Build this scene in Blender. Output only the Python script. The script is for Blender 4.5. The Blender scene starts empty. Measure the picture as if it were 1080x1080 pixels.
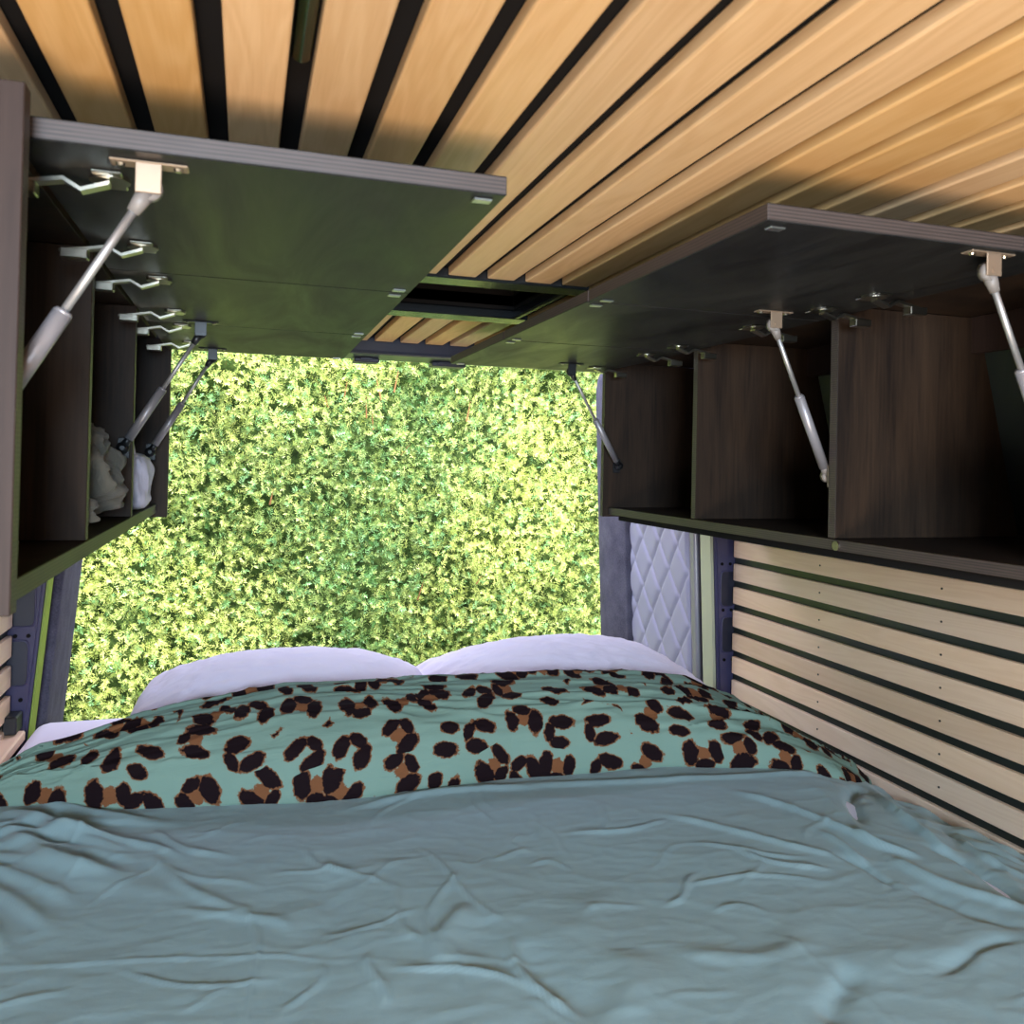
import bpy, bmesh, math, random
import numpy as np
from mathutils import Vector, Matrix, noise

random.seed(7); rng = np.random.default_rng(11)
SC = bpy.context.scene
COL = SC.collection
PI = math.pi

# ------------------------------------------------------------------ camera
cam_d = bpy.data.cameras.new('camera'); cam = bpy.data.objects.new('camera', cam_d); COL.objects.link(cam)
YAW, PITCH, ROLL = .3061, -.0118, .0215
r0 = Vector((math.cos(YAW), -math.sin(YAW), 0)); f0 = Vector((math.sin(YAW), math.cos(YAW), 0)); u0 = Vector((0, 0, 1))
fw = f0*math.cos(PITCH) - u0*math.sin(PITCH); up = u0*math.cos(PITCH) + f0*math.sin(PITCH)
rt = r0*math.cos(ROLL) + up*math.sin(ROLL); up2 = up*math.cos(ROLL) - r0*math.sin(ROLL)
m = Matrix((rt, up2, -fw)).transposed().to_4x4()
cam.matrix_world = m
cam_d.sensor_width = 36; cam_d.lens = 36*888.32/1080
cam_d.shift_x = -.0004; cam_d.shift_y = -.0585
cam_d.clip_start = .02; cam_d.clip_end = 200
cam_d.dof.use_dof = True; cam_d.dof.focus_distance = 2.3; cam_d.dof.aperture_fstop = 13
SC.camera = cam

# ------------------------------------------------------------------ sky, sun, rear daylight, added fill lamps
W = bpy.data.worlds.new('world'); SC.world = W; W.use_nodes = True
nt = W.node_tree; bg = nt.nodes['Background']
sky = nt.nodes.new('ShaderNodeTexSky'); sky.sky_type = 'NISHITA'; sky.sun_disc = False
sky.sun_elevation = math.radians(52); sky.sun_rotation = math.radians(160); sky.dust_density = 2
nt.links.new(sky.outputs[0], bg.inputs[0]); bg.inputs[1].default_value = .62
sd = bpy.data.lights.new('sun', 'SUN'); sun = bpy.data.objects.new('sun', sd); COL.objects.link(sun)
sd.energy = 6.3; sd.angle = math.radians(.9); sd.color = (1, .97, .92)
sun.rotation_euler = Vector((.38, -.52, .80)).to_track_quat('Z', 'Y').to_euler()
def area(name, loc, to, sx, sy, e, colr):
    d = bpy.data.lights.new(name, 'AREA'); o = bpy.data.objects.new(name, d); COL.objects.link(o)
    d.shape = 'RECTANGLE'; d.size = sx; d.size_y = sy; d.energy = e; d.color = colr
    o.location = loc; o.rotation_euler = (Vector(loc)-Vector(to)).to_track_quat('Z', 'Y').to_euler()
    return o
area('cool_fill', (-.10, -1.05, .08), (.45, .75, -.62), .55, .4, 44, (.62, .81, 1))  # added cool fill lamp behind the camera, no windscreen is modelled
area('low_warm_fill', (-.14, -.62, -.84), (.55, .45, .32), .55, .7, 25, (1, .84, .68))  # added warm fill lamp low down for the ceiling slats, no side door here
area('rear_sky_daylight', (.15, 3.15, 1.35), (.55, 1.7, -.45), 2.2, 1.0, 46, (.92, .82, 1))
SC.view_settings.view_transform = 'Standard'; SC.view_settings.look = 'None'
SC.view_settings.gamma = 1; SC.view_settings.use_curve_mapping = False
SC.view_settings.exposure = 0.75

# ------------------------------------------------------------------ materials
def mat(name, col, rough=.5, metal=0, spec=.5):
    M = bpy.data.materials.new(name); M.use_nodes = True
    b = M.node_tree.nodes['Principled BSDF']
    b.inputs['Base Color'].default_value = (*col, 1); b.inputs['Roughness'].default_value = rough
    b.inputs['Metallic'].default_value = metal; b.inputs['Specular IOR Level'].default_value = spec
    return M, M.node_tree, b
def N(nt, t, **k):
    n = nt.nodes.new(t)
    for a, v in k.items(): setattr(n, a, v)
    return n
def math_(nt, op, a, b=None, c=None):
    n = nt.nodes.new('ShaderNodeMath'); n.operation = op
    for i, v in enumerate((a, b, c)):
        if v is None: continue
        if isinstance(v, (int, float)): n.inputs[i].default_value = v
        else: nt.links.new(v, n.inputs[i])
    return n.outputs[0]
def ramp(nt, fac, stops):
    n = nt.nodes.new('ShaderNodeValToRGB'); e = n.color_ramp.elements
    while len(e) < len(stops): e.new(.5)
    for i, (p, c) in enumerate(stops): e[i].position = p; e[i].color = (*c, 1)
    nt.links.new(fac, n.inputs[0]); return n.outputs[0]
def coords(nt, scale=(1, 1, 1), src='Object'):
    tc = nt.nodes.new('ShaderNodeTexCoord'); mp = nt.nodes.new('ShaderNodeMapping')
    mp.inputs['Scale'].default_value = scale; nt.links.new(tc.outputs[src], mp.inputs[0]); return mp.outputs[0]
def noise_(nt, vec, scale, detail=4, rough=.55, dist=0):
    n = nt.nodes.new('ShaderNodeTexNoise'); n.inputs['Scale'].default_value = scale
    n.inputs['Detail'].default_value = detail; n.inputs['Roughness'].default_value = rough
    n.inputs['Distortion'].default_value = dist; nt.links.new(vec, n.inputs['Vector']); return n.outputs['Fac']
def bump(nt, b, h, s, dist):
    n = nt.nodes.new('ShaderNodeBump'); n.inputs['Strength'].default_value = s; n.inputs['Distance'].default_value = dist
    nt.links.new(h, n.inputs['Height']); nt.links.new(n.outputs[0], b.inputs['Normal'])
def mixc(nt, fac, a, b, mode='MIX'):
    n = nt.nodes.new('ShaderNodeMix'); n.data_type = 'RGBA'; n.blend_type = mode
    if isinstance(fac, (int, float)): n.inputs[0].default_value = fac
    else: nt.links.new(fac, n.inputs[0])
    for i, v in ((6, a), (7, b)):
        if isinstance(v, tuple): n.inputs[i].default_value = (*v, 1)
        else: nt.links.new(v, n.inputs[i])
    return n.outputs[2]

def wood(name, light, dark, rough=.45):          # pale boards, grain along Y, own tone and grain offset per board
    M, nt, b = mat(name, light, rough)
    at = N(nt, 'ShaderNodeAttribute', attribute_name='board')
    tc = nt.nodes.new('ShaderNodeTexCoord')
    off = nt.nodes.new('ShaderNodeVectorMath'); off.operation = 'MULTIPLY_ADD'
    nt.links.new(at.outputs['Vector'], off.inputs[0]); off.inputs[1].default_value = (9, 17, 13); nt.links.new(tc.outputs['Object'], off.inputs[2])
    mp = nt.nodes.new('ShaderNodeMapping'); mp.inputs['Scale'].default_value = (1, .10, 1); nt.links.new(off.outputs[0], mp.inputs[0])
    figure = noise_(nt, mp.outputs[0], 11, 3, .5, .7)
    rings = math_(nt, 'SINE', math_(nt, 'MULTIPLY', figure, 85))
    mp2 = nt.nodes.new('ShaderNodeMapping'); mp2.inputs['Scale'].default_value = (1, .035, 1); nt.links.new(off.outputs[0], mp2.inputs[0])
    pores = noise_(nt, mp2.outputs[0], 420, 3, .6)
    k = math_(nt, 'ADD', math_(nt, 'MULTIPLY_ADD', rings, .10, .32), math_(nt, 'MULTIPLY', pores, .42))
    c = ramp(nt, k, [(.25, light), (.85, dark)])
    blot = noise_(nt, off.outputs[0], 5.5, 3)
    c = mixc(nt, math_(nt, 'MULTIPLY', blot, .30), c, tuple(v*.80 for v in dark))
    sep = nt.nodes.new('ShaderNodeSeparateColor'); nt.links.new(at.outputs['Color'], sep.inputs[0])
    tone = nt.nodes.new('ShaderNodeHueSaturation')
    nt.links.new(math_(nt, 'MULTIPLY_ADD', sep.outputs[1], .24, .88), tone.inputs['Value'])
    nt.links.new(math_(nt, 'MULTIPLY_ADD', sep.outputs[2], .18, .92), tone.inputs['Saturation'])
    nt.links.new(c, tone.inputs['Color']); nt.links.new(tone.outputs[0], b.inputs['Base Color'])
    bump(nt, b, pores, .12, .001)
    return M
WOODC = wood('oiled_oak_ceiling', (.80, .50, .25), (.62, .34, .14))
WOODW = wood('oiled_oak_wall', (.88, .64, .47), (.74, .49, .33))

def ply(name, a, c2, rough, spec=.5, coat=0):    # film-faced dark plywood with faint cloudy grain
    M, nt, b = mat(name, a, rough, 0, spec)
    v = coords(nt, (1, .25, 1)); n1 = noise_(nt, v, 9, 5, .6, 1.2)
    v2 = coords(nt, (1, .05, 1)); n2 = noise_(nt, v2, 160, 3, .6)
    k = math_(nt, 'ADD', math_(nt, 'MULTIPLY', n1, .7), math_(nt, 'MULTIPLY', n2, .3))
    nt.links.new(ramp(nt, k, [(.35, a), (.68, c2)]), b.inputs['Base Color'])
    nt.links.new(math_(nt, 'MULTIPLY_ADD', n1, .5, rough-.25), b.inputs['Roughness'])
    bump(nt, b, n2, .06, .001)
    b.inputs['Coat Weight'].default_value = coat
    return M
FLAP = ply('film_faced_plywood', (.010, .010, .011), (.030, .029, .027), .42, .13)
CABD = None
def vply(name, a, c2, rough):                    # vertical-grain stained plywood
    M, nt, b = mat(name, a, rough, 0, .22)
    v = coords(nt, (1, 1, .12)); n1 = noise_(nt, v, 14, 5, .6, .8); v2 = coords(nt, (1, 1, .04)); n2 = noise_(nt, v2, 220, 3)
    k = math_(nt, 'ADD', math_(nt, 'MULTIPLY', n1, .65), math_(nt, 'MULTIPLY', n2, .35))
    nt.links.new(ramp(nt, k, [(.35, a), (.68, c2)]), b.inputs['Base Color']); bump(nt, b, n2, .08, .001)
    return M
CABD = vply('dark_stained_plywood', (.012, .0075, .0055), (.042, .024, .014), .55)
CABL = vply('umber_stained_plywood', (.024, .014, .011), (.046, .027, .021), .6)
def edge(name, a, c2):                           # plywood edge: thin plies
    M, nt, b = mat(name, a, .5)
    tc = nt.nodes.new('ShaderNodeTexCoord'); sp = nt.nodes.new('ShaderNodeSeparateXYZ'); nt.links.new(tc.outputs['Object'], sp.inputs[0])
    w = math_(nt, 'SINE', math_(nt, 'MULTIPLY', sp.outputs[2], 2*PI/.0036))
    n = noise_(nt, coords(nt, (3, 3, 60)), 8, 3)
    k = math_(nt, 'ADD', math_(nt, 'MULTIPLY_ADD', w, .25, .25), math_(nt, 'MULTIPLY', n, .5))
    nt.links.new(ramp(nt, k, [(.25, a), (.8, c2)]), b.inputs['Base Color']); return M
EDGE = edge('plywood_edge', (.030, .023, .021), (.072, .051, .045))
BLACK = mat('black_panel', (.008, .008, .009), .42)[0]
BLACKM = mat('matt_black', (.006, .0045, .004), .9, 0, .2)[0]
SATIN = mat('satin_black_frame', (.010, .011, .012), .22)[0]
BACKG = mat('black_backing_board', (.012, .016, .014), .35)[0]
STEEL = mat('brushed_steel', (.62, .60, .58), .32, 1)[0]
RODM = mat('satin_rod', (.48, .45, .43), .5, .8)[0]
NICKEL = mat('nickel_hinge', (.42, .38, .31), .28, 1)[0]
GREYP = mat('grey_strut_plastic', (.20, .17, .15), .5)[0]
STRUTC = mat('grey_strut_cylinder', (.30, .275, .285), .38, .35)[0]
BRKT = mat('tan_zinc_bracket', (.36, .25, .17), .45, .6)[0]
BPLAST = mat('black_plastic', (.012, .012, .013), .4)[0]
PURP = mat('violet_blue_van_paint', (.050, .044, .095), .3)[0]
PURPD = mat('dark_violet_recess', (.018, .017, .030), .45)[0]
OLIVE = mat('pale_green_reflection', (.42, .42, .29), .4)[0]  # hedge's green reflection on the door edge paint, as base colour
OLIVE2 = mat('bright_green_reflection', (.22, .30, .04), .4)[0]  # stronger green hedge reflection, painted on the left post's edge
CHAN = mat('grey_door_channel', (.30, .28, .30), .35, .4)[0]
def felt():
    M, nt, b = mat('grey_felt', (.12, .11, .15), .95, 0, .1)
    n = noise_(nt, coords(nt), 260, 4, .7); n3 = noise_(nt, coords(nt), 14, 3)
    k = math_(nt, 'ADD', math_(nt, 'MULTIPLY', n, .6), math_(nt, 'MULTIPLY', n3, .4))
    nt.links.new(ramp(nt, k, [(.3, (.04, .036, .054)), (.7, (.14, .13, .17))]), b.inputs['Base Color']); bump(nt, b, n, .5, .003); return M
FELT = felt()
QUILT = mat('silver_lilac_quilt', (.30, .285, .375), .45, 0, .5)[0]
def cloth(name, c1, c2, bs=.25, sheen=.25):
    M, nt, b = mat(name, c1, .75, 0, .25)
    n = noise_(nt, coords(nt), 7, 4); nt.links.new(mixc(nt, n, c1, c2), b.inputs['Base Color'])
    w = noise_(nt, coords(nt), 900, 2, .6); w2 = noise_(nt, coords(nt, (1, 2.2, 1)), 26, 5, .6, 1.0)
    h = math_(nt, 'ADD', math_(nt, 'MULTIPLY', w, .12), math_(nt, 'MULTIPLY', w2, .9))
    bump(nt, b, h, bs, .006); b.inputs['Sheen Weight'].default_value = sheen
    return M
SAGE = cloth('sage_green_cotton', (.235, .335, .35), (.265, .37, .385), .12, .15)
WHITE = cloth('white_cotton', (.76, .72, .86), (.82, .78, .92), .3, .1)
WHITE2 = cloth('white_nylon', (.60, .58, .72), (.72, .70, .82), .35, .1)
TAUPE = cloth('taupe_knit', (.10, .093, .078), (.19, .18, .145), .6, .2)

def leopard():
    M, nt, b = mat('leopard_print_cotton', (.25, .4, .33), .85, 0, .1)
    uv = N(nt, 'ShaderNodeUVMap'); uv.uv_map = 'cloth'
    warp = nt.nodes.new('ShaderNodeTexNoise'); warp.inputs['Scale'].default_value = 22; warp.inputs['Detail'].default_value = 3
    nt.links.new(uv.outputs[0], warp.inputs['Vector'])
    wv = nt.nodes.new('ShaderNodeVectorMath'); wv.operation = 'SUBTRACT'; nt.links.new(warp.outputs['Color'], wv.inputs[0]); wv.inputs[1].default_value = (.5, .5, .5)
    ws = nt.nodes.new('ShaderNodeVectorMath'); ws.operation = 'MULTIPLY_ADD'; nt.links.new(wv.outputs[0], ws.inputs[0]); ws.inputs[1].default_value = (.016, .016, 0); nt.links.new(uv.outputs[0], ws.inputs[2])
    fine = nt.nodes.new('ShaderNodeTexNoise'); fine.inputs['Scale'].default_value = 95; fine.inputs['Detail'].default_value = 4; fine.inputs['Roughness'].default_value = .7
    nt.links.new(uv.outputs[0], fine.inputs['Vector'])
    S = 12.2
    vo = N(nt, 'ShaderNodeTexVoronoi', voronoi_dimensions='2D', feature='F1'); vo.inputs['Scale'].default_value = S; vo.inputs['Randomness'].default_value = .55
    nt.links.new(ws.outputs[0], vo.inputs['Vector'])
    d = nt.nodes.new('ShaderNodeVectorMath'); d.operation = 'SUBTRACT'; nt.links.new(ws.outputs[0], d.inputs[0]); nt.links.new(vo.outputs['Position'], d.inputs[1])
    dm = nt.nodes.new('ShaderNodeVectorMath'); dm.operation = 'SCALE'; dm.inputs['Scale'].default_value = S; nt.links.new(d.outputs[0], dm.inputs[0])
    sc = nt.nodes.new('ShaderNodeSeparateColor'); nt.links.new(vo.outputs['Color'], sc.inputs[0])
    R, G, B = sc.outputs
    rot = nt.nodes.new('ShaderNodeVectorRotate'); rot.rotation_type = 'Z_AXIS'; nt.links.new(dm.outputs[0], rot.inputs['Vector'])
    nt.links.new(math_(nt, 'MULTIPLY', R, 6.283), rot.inputs['Angle'])
    sp = nt.nodes.new('ShaderNodeSeparateXYZ'); nt.links.new(rot.outputs[0], sp.inputs[0]); x, y = sp.outputs[0], sp.outputs[1]
    def ell(cx, cy, a, bb):                      # cx.. may be sockets; returns normalised distance - 1
        dx = math_(nt, 'DIVIDE', math_(nt, 'SUBTRACT', x, cx), a); dy = math_(nt, 'DIVIDE', math_(nt, 'SUBTRACT', y, cy), bb)
        return math_(nt, 'SUBTRACT', math_(nt, 'SQRT', math_(nt, 'ADD', math_(nt, 'MULTIPLY', dx, dx), math_(nt, 'MULTIPLY', dy, dy))), 1)
    off = math_(nt, 'MULTIPLY_ADD', G, .07, .23)
    A = ell(math_(nt, 'MULTIPLY', off, -1), .02, math_(nt, 'MULTIPLY_ADD', G, .05, .15), .30)
    Bb = ell(off, math_(nt, 'MULTIPLY_ADD', B, .16, -.08), .15, math_(nt, 'MULTIPLY_ADD', B, .10, .20))
    has3 = math_(nt, 'MULTIPLY', math_(nt, 'GREATER_THAN', B, .35), -10)
    C3 = math_(nt, 'ADD', ell(0, -.27, .21, .13), math_(nt, 'ADD', has3, 10))
    dark = math_(nt, 'MINIMUM', math_(nt, 'MINIMUM', A, Bb), C3)
    nz = math_(nt, 'MULTIPLY_ADD', fine.outputs['Fac'], .9, -.45)
    dark = math_(nt, 'ADD', dark, nz)
    core = math_(nt, 'ADD', ell(0, -.02, .19, .18), math_(nt, 'MULTIPLY', nz, 1.5))
    hascore = math_(nt, 'MULTIPLY', math_(nt, 'LESS_THAN', G, .35), 3)
    core = math_(nt, 'ADD', core, hascore)
    # small filler spots at the corners between rosettes
    fill = math_(nt, 'ADD', math_(nt, 'MULTIPLY', math_(nt, 'SUBTRACT', .745, vo.outputs['Distance']), 6), nz)
    dark = math_(nt, 'MINIMUM', dark, fill)
    fd = math_(nt, 'SMOOTH_MIN', 1, math_(nt, 'MAXIMUM', 0, math_(nt, 'MULTIPLY', dark, -14)), .01)
    fo = math_(nt, 'MINIMUM', 1, math_(nt, 'MAXIMUM', 0, math_(nt, 'MULTIPLY', math_(nt, 'SUBTRACT', dark, .16), -12)))
    fc = math_(nt, 'MINIMUM', 1, math_(nt, 'MAXIMUM', 0, math_(nt, 'MULTIPLY', core, -10)))
    base = mixc(nt, noise_(nt, uv.outputs[0], 5, 3), (.18, .275, .225), (.215, .325, .265))
    c = mixc(nt, math_(nt, 'MAXIMUM', fo, fc), base, (.19, .075, .032))
    c = mixc(nt, fd, c, (.010, .0045, .006))
    nt.links.new(c, b.inputs['Base Color'])
    w2 = noise_(nt, coords(nt, (.6, 3, 3)), 16, 4, .6, 1.0)
    bump(nt, b, w2, .25, .006)
    return M
LEO = leopard()

def leafmat():
    M, nt, b = mat('yew_leaf', (.2, .35, .08), .42, 0, .5)
    at = N(nt, 'ShaderNodeAttribute', attribute_name='tone')
    nt.links.new(at.outputs['Color'], b.inputs['Base Color'])
    tr = N(nt, 'ShaderNodeBsdfTranslucent'); nt.links.new(at.outputs['Color'], tr.inputs[0])
    ms = N(nt, 'ShaderNodeMixShader'); ms.inputs[0].default_value = .28
    nt.links.new(b.outputs[0], ms.inputs[1]); nt.links.new(tr.outputs[0], ms.inputs[2])
    nt.links.new(ms.outputs[0], nt.nodes['Material Output'].inputs[0]); return M
LEAF = leafmat()
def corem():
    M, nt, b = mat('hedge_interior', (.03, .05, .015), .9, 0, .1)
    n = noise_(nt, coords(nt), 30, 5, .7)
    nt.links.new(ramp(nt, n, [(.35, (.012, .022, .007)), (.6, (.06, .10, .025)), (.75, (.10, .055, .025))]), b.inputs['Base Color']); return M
CORE = corem()
TWIG = mat('rust_brown_twig', (.38, .17, .07), .7)[0]
def groundm():
    M, nt, b = mat('pale_paving', (.42, .37, .29), .85)
    n = noise_(nt, coords(nt), 6, 6, .7); nt.links.new(ramp(nt, n, [(.3, (.34, .30, .23)), (.7, (.50, .45, .36))]), b.inputs['Base Color']); return M
GROUND = groundm()
PLASTER = mat('van_outer_paint', (.10, .09, .16), .3)[0]

# ------------------------------------------------------------------ mesh helpers
def setp(o, label=None, cat=None, group=None, kind=None):
    if label: o['label'] = label
    if cat: o['category'] = cat
    if group: o['group'] = group
    if kind: o['kind'] = kind
    return o
def obj(name, bm, mats, parent=None, smooth=False):
    me = bpy.data.meshes.new(name); bmesh.ops.recalc_face_normals(bm, faces=bm.faces[:]); bm.to_mesh(me); bm.free()
    for mm in (mats if isinstance(mats, (list, tuple)) else [mats]): me.materials.append(mm)
    if smooth:
        for p in me.polygons: p.use_smooth = True
    o = bpy.data.objects.new(name, me); COL.objects.link(o); o.parent = parent
    return o
def empty(name, loc=(0, 0, 0)):
    o = bpy.data.objects.new(name, None); COL.objects.link(o); o.location = loc; o.empty_display_size = .1; return o
def box(bm, x0, x1, y0, y1, z0, z1, bev=0, mi=0, seg=1):
    n0 = set(bm.faces)
    vs = [bm.verts.new((x, y, z)) for x in (x0, x1) for y in (y0, y1) for z in (z0, z1)]
    F = [(0, 1, 3, 2), (4, 6, 7, 5), (0, 4, 5, 1), (2, 3, 7, 6), (0, 2, 6, 4), (1, 5, 7, 3)]
    fs = [bm.faces.new([vs[i] for i in f]) for f in F]
    if bev:
        es = list({e for f in fs for e in f.edges})
        bmesh.ops.bevel(bm, geom=es, offset=bev, segments=seg, affect='EDGES', profile=.5)
    nf = [f for f in bm.faces if f not in n0]
    for f in nf: f.material_index = mi
    return nf
def cyl(bm, a, b, r, r2=None, n=16, cap=True):
    a, b = Vector(a), Vector(b); d = b-a; L = d.length
    M = Matrix.Translation((a+b)/2) @ d.to_track_quat('Z', 'Y').to_matrix().to_4x4()
    return bmesh.ops.create_cone(bm, cap_ends=cap, segments=n, radius1=r, radius2=r if r2 is None else r2, depth=L, matrix=M)
def prism(bm, pts, axis, a, b, mi=0):            # pts: 2D outline in the two other axes
    def P(p, t):
        q = list(p); q.insert(axis, t); return q
    A = [bm.verts.new(P(p, a)) for p in pts]; B = [bm.verts.new(P(p, b)) for p in pts]
    fs = [bm.faces.new(A), bm.faces.new(B[::-1])]
    for i in range(len(pts)): fs.append(bm.faces.new([A[i], B[i], B[(i+1) % len(pts)], A[(i+1) % len(pts)]]))
    for f in fs: f.material_index = mi
    return fs
def nmesh(name, V, F, mat_, parent=None, smooth=True, col=None, colname='tone'):
    me = bpy.data.meshes.new(name); V = np.asarray(V, np.float32); F = np.asarray(F, np.int32)
    k = F.shape[1]; me.vertices.add(len(V)); me.vertices.foreach_set('co', V.ravel())
    me.loops.add(F.size); me.loops.foreach_set('vertex_index', F.ravel())
    me.polygons.add(len(F)); me.polygons.foreach_set('loop_start', np.arange(0, F.size, k, dtype=np.int32))
    me.polygons.foreach_set('use_smooth', np.full(len(F), smooth)); me.update(calc_edges=True); me.validate()
    if col is not None:
        a = me.color_attributes.new(colname, 'FLOAT_COLOR', 'POINT'); a.data.foreach_set('color', np.asarray(col, np.float32).ravel())
    me.materials.append(mat_); o = bpy.data.objects.new(name, me); COL.objects.link(o); o.parent = parent
    return o
def grid_faces(nu, nv):
    i = np.arange(nu-1)[:, None]*nv + np.arange(nv-1)[None]
    return np.stack([i, i+nv, i+nv+1, i+1], -1).reshape(-1, 4)

XL, XR, ZB = -.1895, .8956, -.1117              # cabinet fronts, cabinet underside line
HC = .316                                        # underside of the ceiling slats
XWR, XWL = 1.315, -.475                          # faces of the wall slats
YB = -1.5                                        # where the load space ends behind the camera

# ------------------------------------------------------------------ van shell
def structure(name, bm, m_, label=None):
    o = obj(name, bm, m_); o['kind'] = 'structure'
    if label: o['label'] = label
    return o
HX0, HX1, HY0, HY1 = .06, .548, 1.462, 1.75      # roof hatch opening
bm = bmesh.new(); T = .03; z0 = HC+.016
box(bm, XWL-.16, HX0, YB, 2.42, z0, z0+T); box(bm, HX1, XWR+.06, YB, 2.42, z0, z0+T)
box(bm, HX0, HX1, YB, HY0, z0, z0+T); box(bm, HX0, HX1, HY1, 2.42, z0, z0+T)
structure('ceiling', bm, BLACKM, 'black roof lining behind the ceiling slats')
bm = bmesh.new(); box(bm, XWL-.16, XWR+.06, YB, 2.4, -1.12, -1.08)
structure('floor', bm, BPLAST, 'dark van floor under the bed')
bm = bmesh.new(); prism(bm, [(XWR+.012, -1.08), (XWR+.012, -.14), (XWR-.10, .336), (XWR+.06, .336), (XWR+.06, -1.08)], 1, YB, 2.085)
structure('wall_right', bm, BACKG, 'black side wall behind the right slats and cabinet')
bm = bmesh.new(); prism(bm, [(XWL-.012, -1.08), (XWL-.012, -.14), (XWL+.04, .336), (XWL-.16, .336), (XWL-.16, -1.08)], 1, YB, 2.085)
structure('wall_left', bm, BACKG, 'black side wall behind the left slats and cabinet')

bm = bmesh.new(); box(bm, XWL-.16, XWR+.06, YB-.03, YB-.001, -1.08, .336)  # unseen wall added to keep sky light off the cabinet dividers
structure('wall_front_light_block', bm, BLACK, 'unseen dark wall behind the camera, added to block sky light')

# slatted cladding: each panel is one mesh of boards
def slats(name, boards, m_, label, cat):
    bm = bmesh.new(); lay = bm.verts.layers.float_color.new('board')
    for (x0, x1, y0, y1, za, zb) in boards:
        n0 = set(bm.verts); box(bm, x0, x1, y0, y1, za, zb, .0024, 0, 2)
        c = (random.random(), random.random(), random.random(), 1)
        for v in bm.verts:
            if v not in n0: v[lay] = c
    o = obj(name, bm, m_); return setp(o, label, cat)
PC = .069; SWD = .049; X0 = -.1622
bf, bb = [], []
for i in range(-5, 21):
    x = X0 + i*PC
    y0 = YB
    if x+SWD > HX0 and x < HX1+.03:
        bf.append((x, x+SWD, y0, 1.40, HC, HC+.0155)); bb.append((x, x+SWD, 1.822, 2.262, HC, HC+.0155))
    else: bf.append((x, x+SWD, y0, 2.262, HC, HC+.0155))
slats('slatted_ceiling_panel', bf, WOODC, 'large warm oak slatted ceiling running over the bed from the camera to the roof hatch', 'ceiling cladding')
slats('slatted_ceiling_panel', bb, WOODC, 'short row of oak ceiling slats behind the black roof hatch, nearest the hedge', 'ceiling cladding')
PW = .065; ZS = -.2075
bw = []
for i in range(9):
    z1 = ZS - i*PW; bw.append((XWR, XWR+.012, -.9, 2.075, z1-.047, z1))
wallR = slats('slatted_wall_panel', bw, WOODW, 'pale oak slatted wall panel with black gaps below the right overhead cabinet', 'wall cladding')
for (yy) in (1.70, 1.33):
    for i in range(7):
        bm = bmesh.new(); cyl(bm, (XWR-.0012, yy, ZS-i*PW-.024), (XWR+.001, yy, ZS-i*PW-.024), .0022, n=10); obj('screw', bm, BPLAST, wallR)
bw = []
for i in range(6):
    z1 = -.27 - i*PW; bw.append((XWL-.012, XWL, .70, 2.075, z1-.047, z1))
slats('slatted_wall_panel', bw, WOODW, 'small visible end of the pale oak slatted wall at the far left edge below the left cabinet', 'wall cladding')
bm = bmesh.new(); lay = bm.verts.layers.float_color.new('board'); box(bm, XWL-.10, -.443, 1.2, 2.07, -.628, -.606, .003)
for v in bm.verts: v[lay] = (.3, .7, .4, 1)
setp(obj('bedside_ledge', bm, WOODW), 'pale oak ledge board lying flat below the left slatted wall beside the white sheet', 'ledge')
bm = bmesh.new(); box(bm, XWL-.005, -.452, 2.03, 2.082, -.604, -.566, .003)
setp(obj('black_bracket', bm, BPLAST), 'small black block standing at the far end of the left oak ledge', 'bracket')

# roof hatch between the two runs of ceiling slats
h = empty('roof_hatch', ((HX0+HX1)/2, 1.6, HC)); setp(h, 'open black framed roof hatch recess between the ceiling slats near the rear doors', 'roof hatch')
def hp(name, bx, m_=SATIN):
    bm = bmesh.new()
    for q in bx: box(bm, *q, .003)
    o = obj(name, bm, m_, h); o.matrix_parent_inverse = Matrix.Translation(h.location).inverted(); return o
hp('front_frame_bar', [(HX0-.03, HX1+.035, 1.402, HY0, HC-.004, HC+.0155)])
hp('rear_frame_bar', [(HX0-.03, HX1+.035, HY1, 1.82, HC-.004, HC+.0155)])
hp('side_frame_bar', [(HX1, HX1+.014, HY0+.001, HY1-.001, HC-.004, HC+.0155)])
hp('side_frame_bar', [(HX0-.03, HX0, HY0+.001, HY1-.001, HC-.004, HC+.0155)])
hp('recess_wall', [(HX0-.012, HX1+.012, HY0-.012, HY0, HC+.0205, .46), (HX0-.012, HX1+.012, HY1, HY1+.012, HC+.0205, .46),
                   (HX0-.012, HX0, HY0, HY1, HC+.0205, .46), (HX1, HX1+.012, HY0, HY1, HC+.0205, .46)], BLACKM)
hp('hatch_cover', [(HX0-.02, HX1+.02, HY0-.02, HY1+.02, .461, .475)], BLACKM)

# strip light recessed between two slats
led = empty('strip_light', (.035, .5, HC+.014)); setp(led, 'glossy dark rounded strip light set in a gap between ceiling slats near the top edge', 'light')
bm = bmesh.new(); cyl(bm, (0, -.35, 0), (0, .205, 0), .0085, n=20); cyl(bm, (0, .205, 0), (0, .214, 0), .0085, .004, n=20)
obj('tube', bm, mat('tube_green_reflection', (.025, .06, .02), .08)[0], led, True)  # green tint stands for the hedge reflected in the dark tube
bm = bmesh.new(); box(bm, -.0095, .0095, -.36, .235, .003, .0062, .001); obj('mounting_strip', bm, BPLAST, led)

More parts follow.
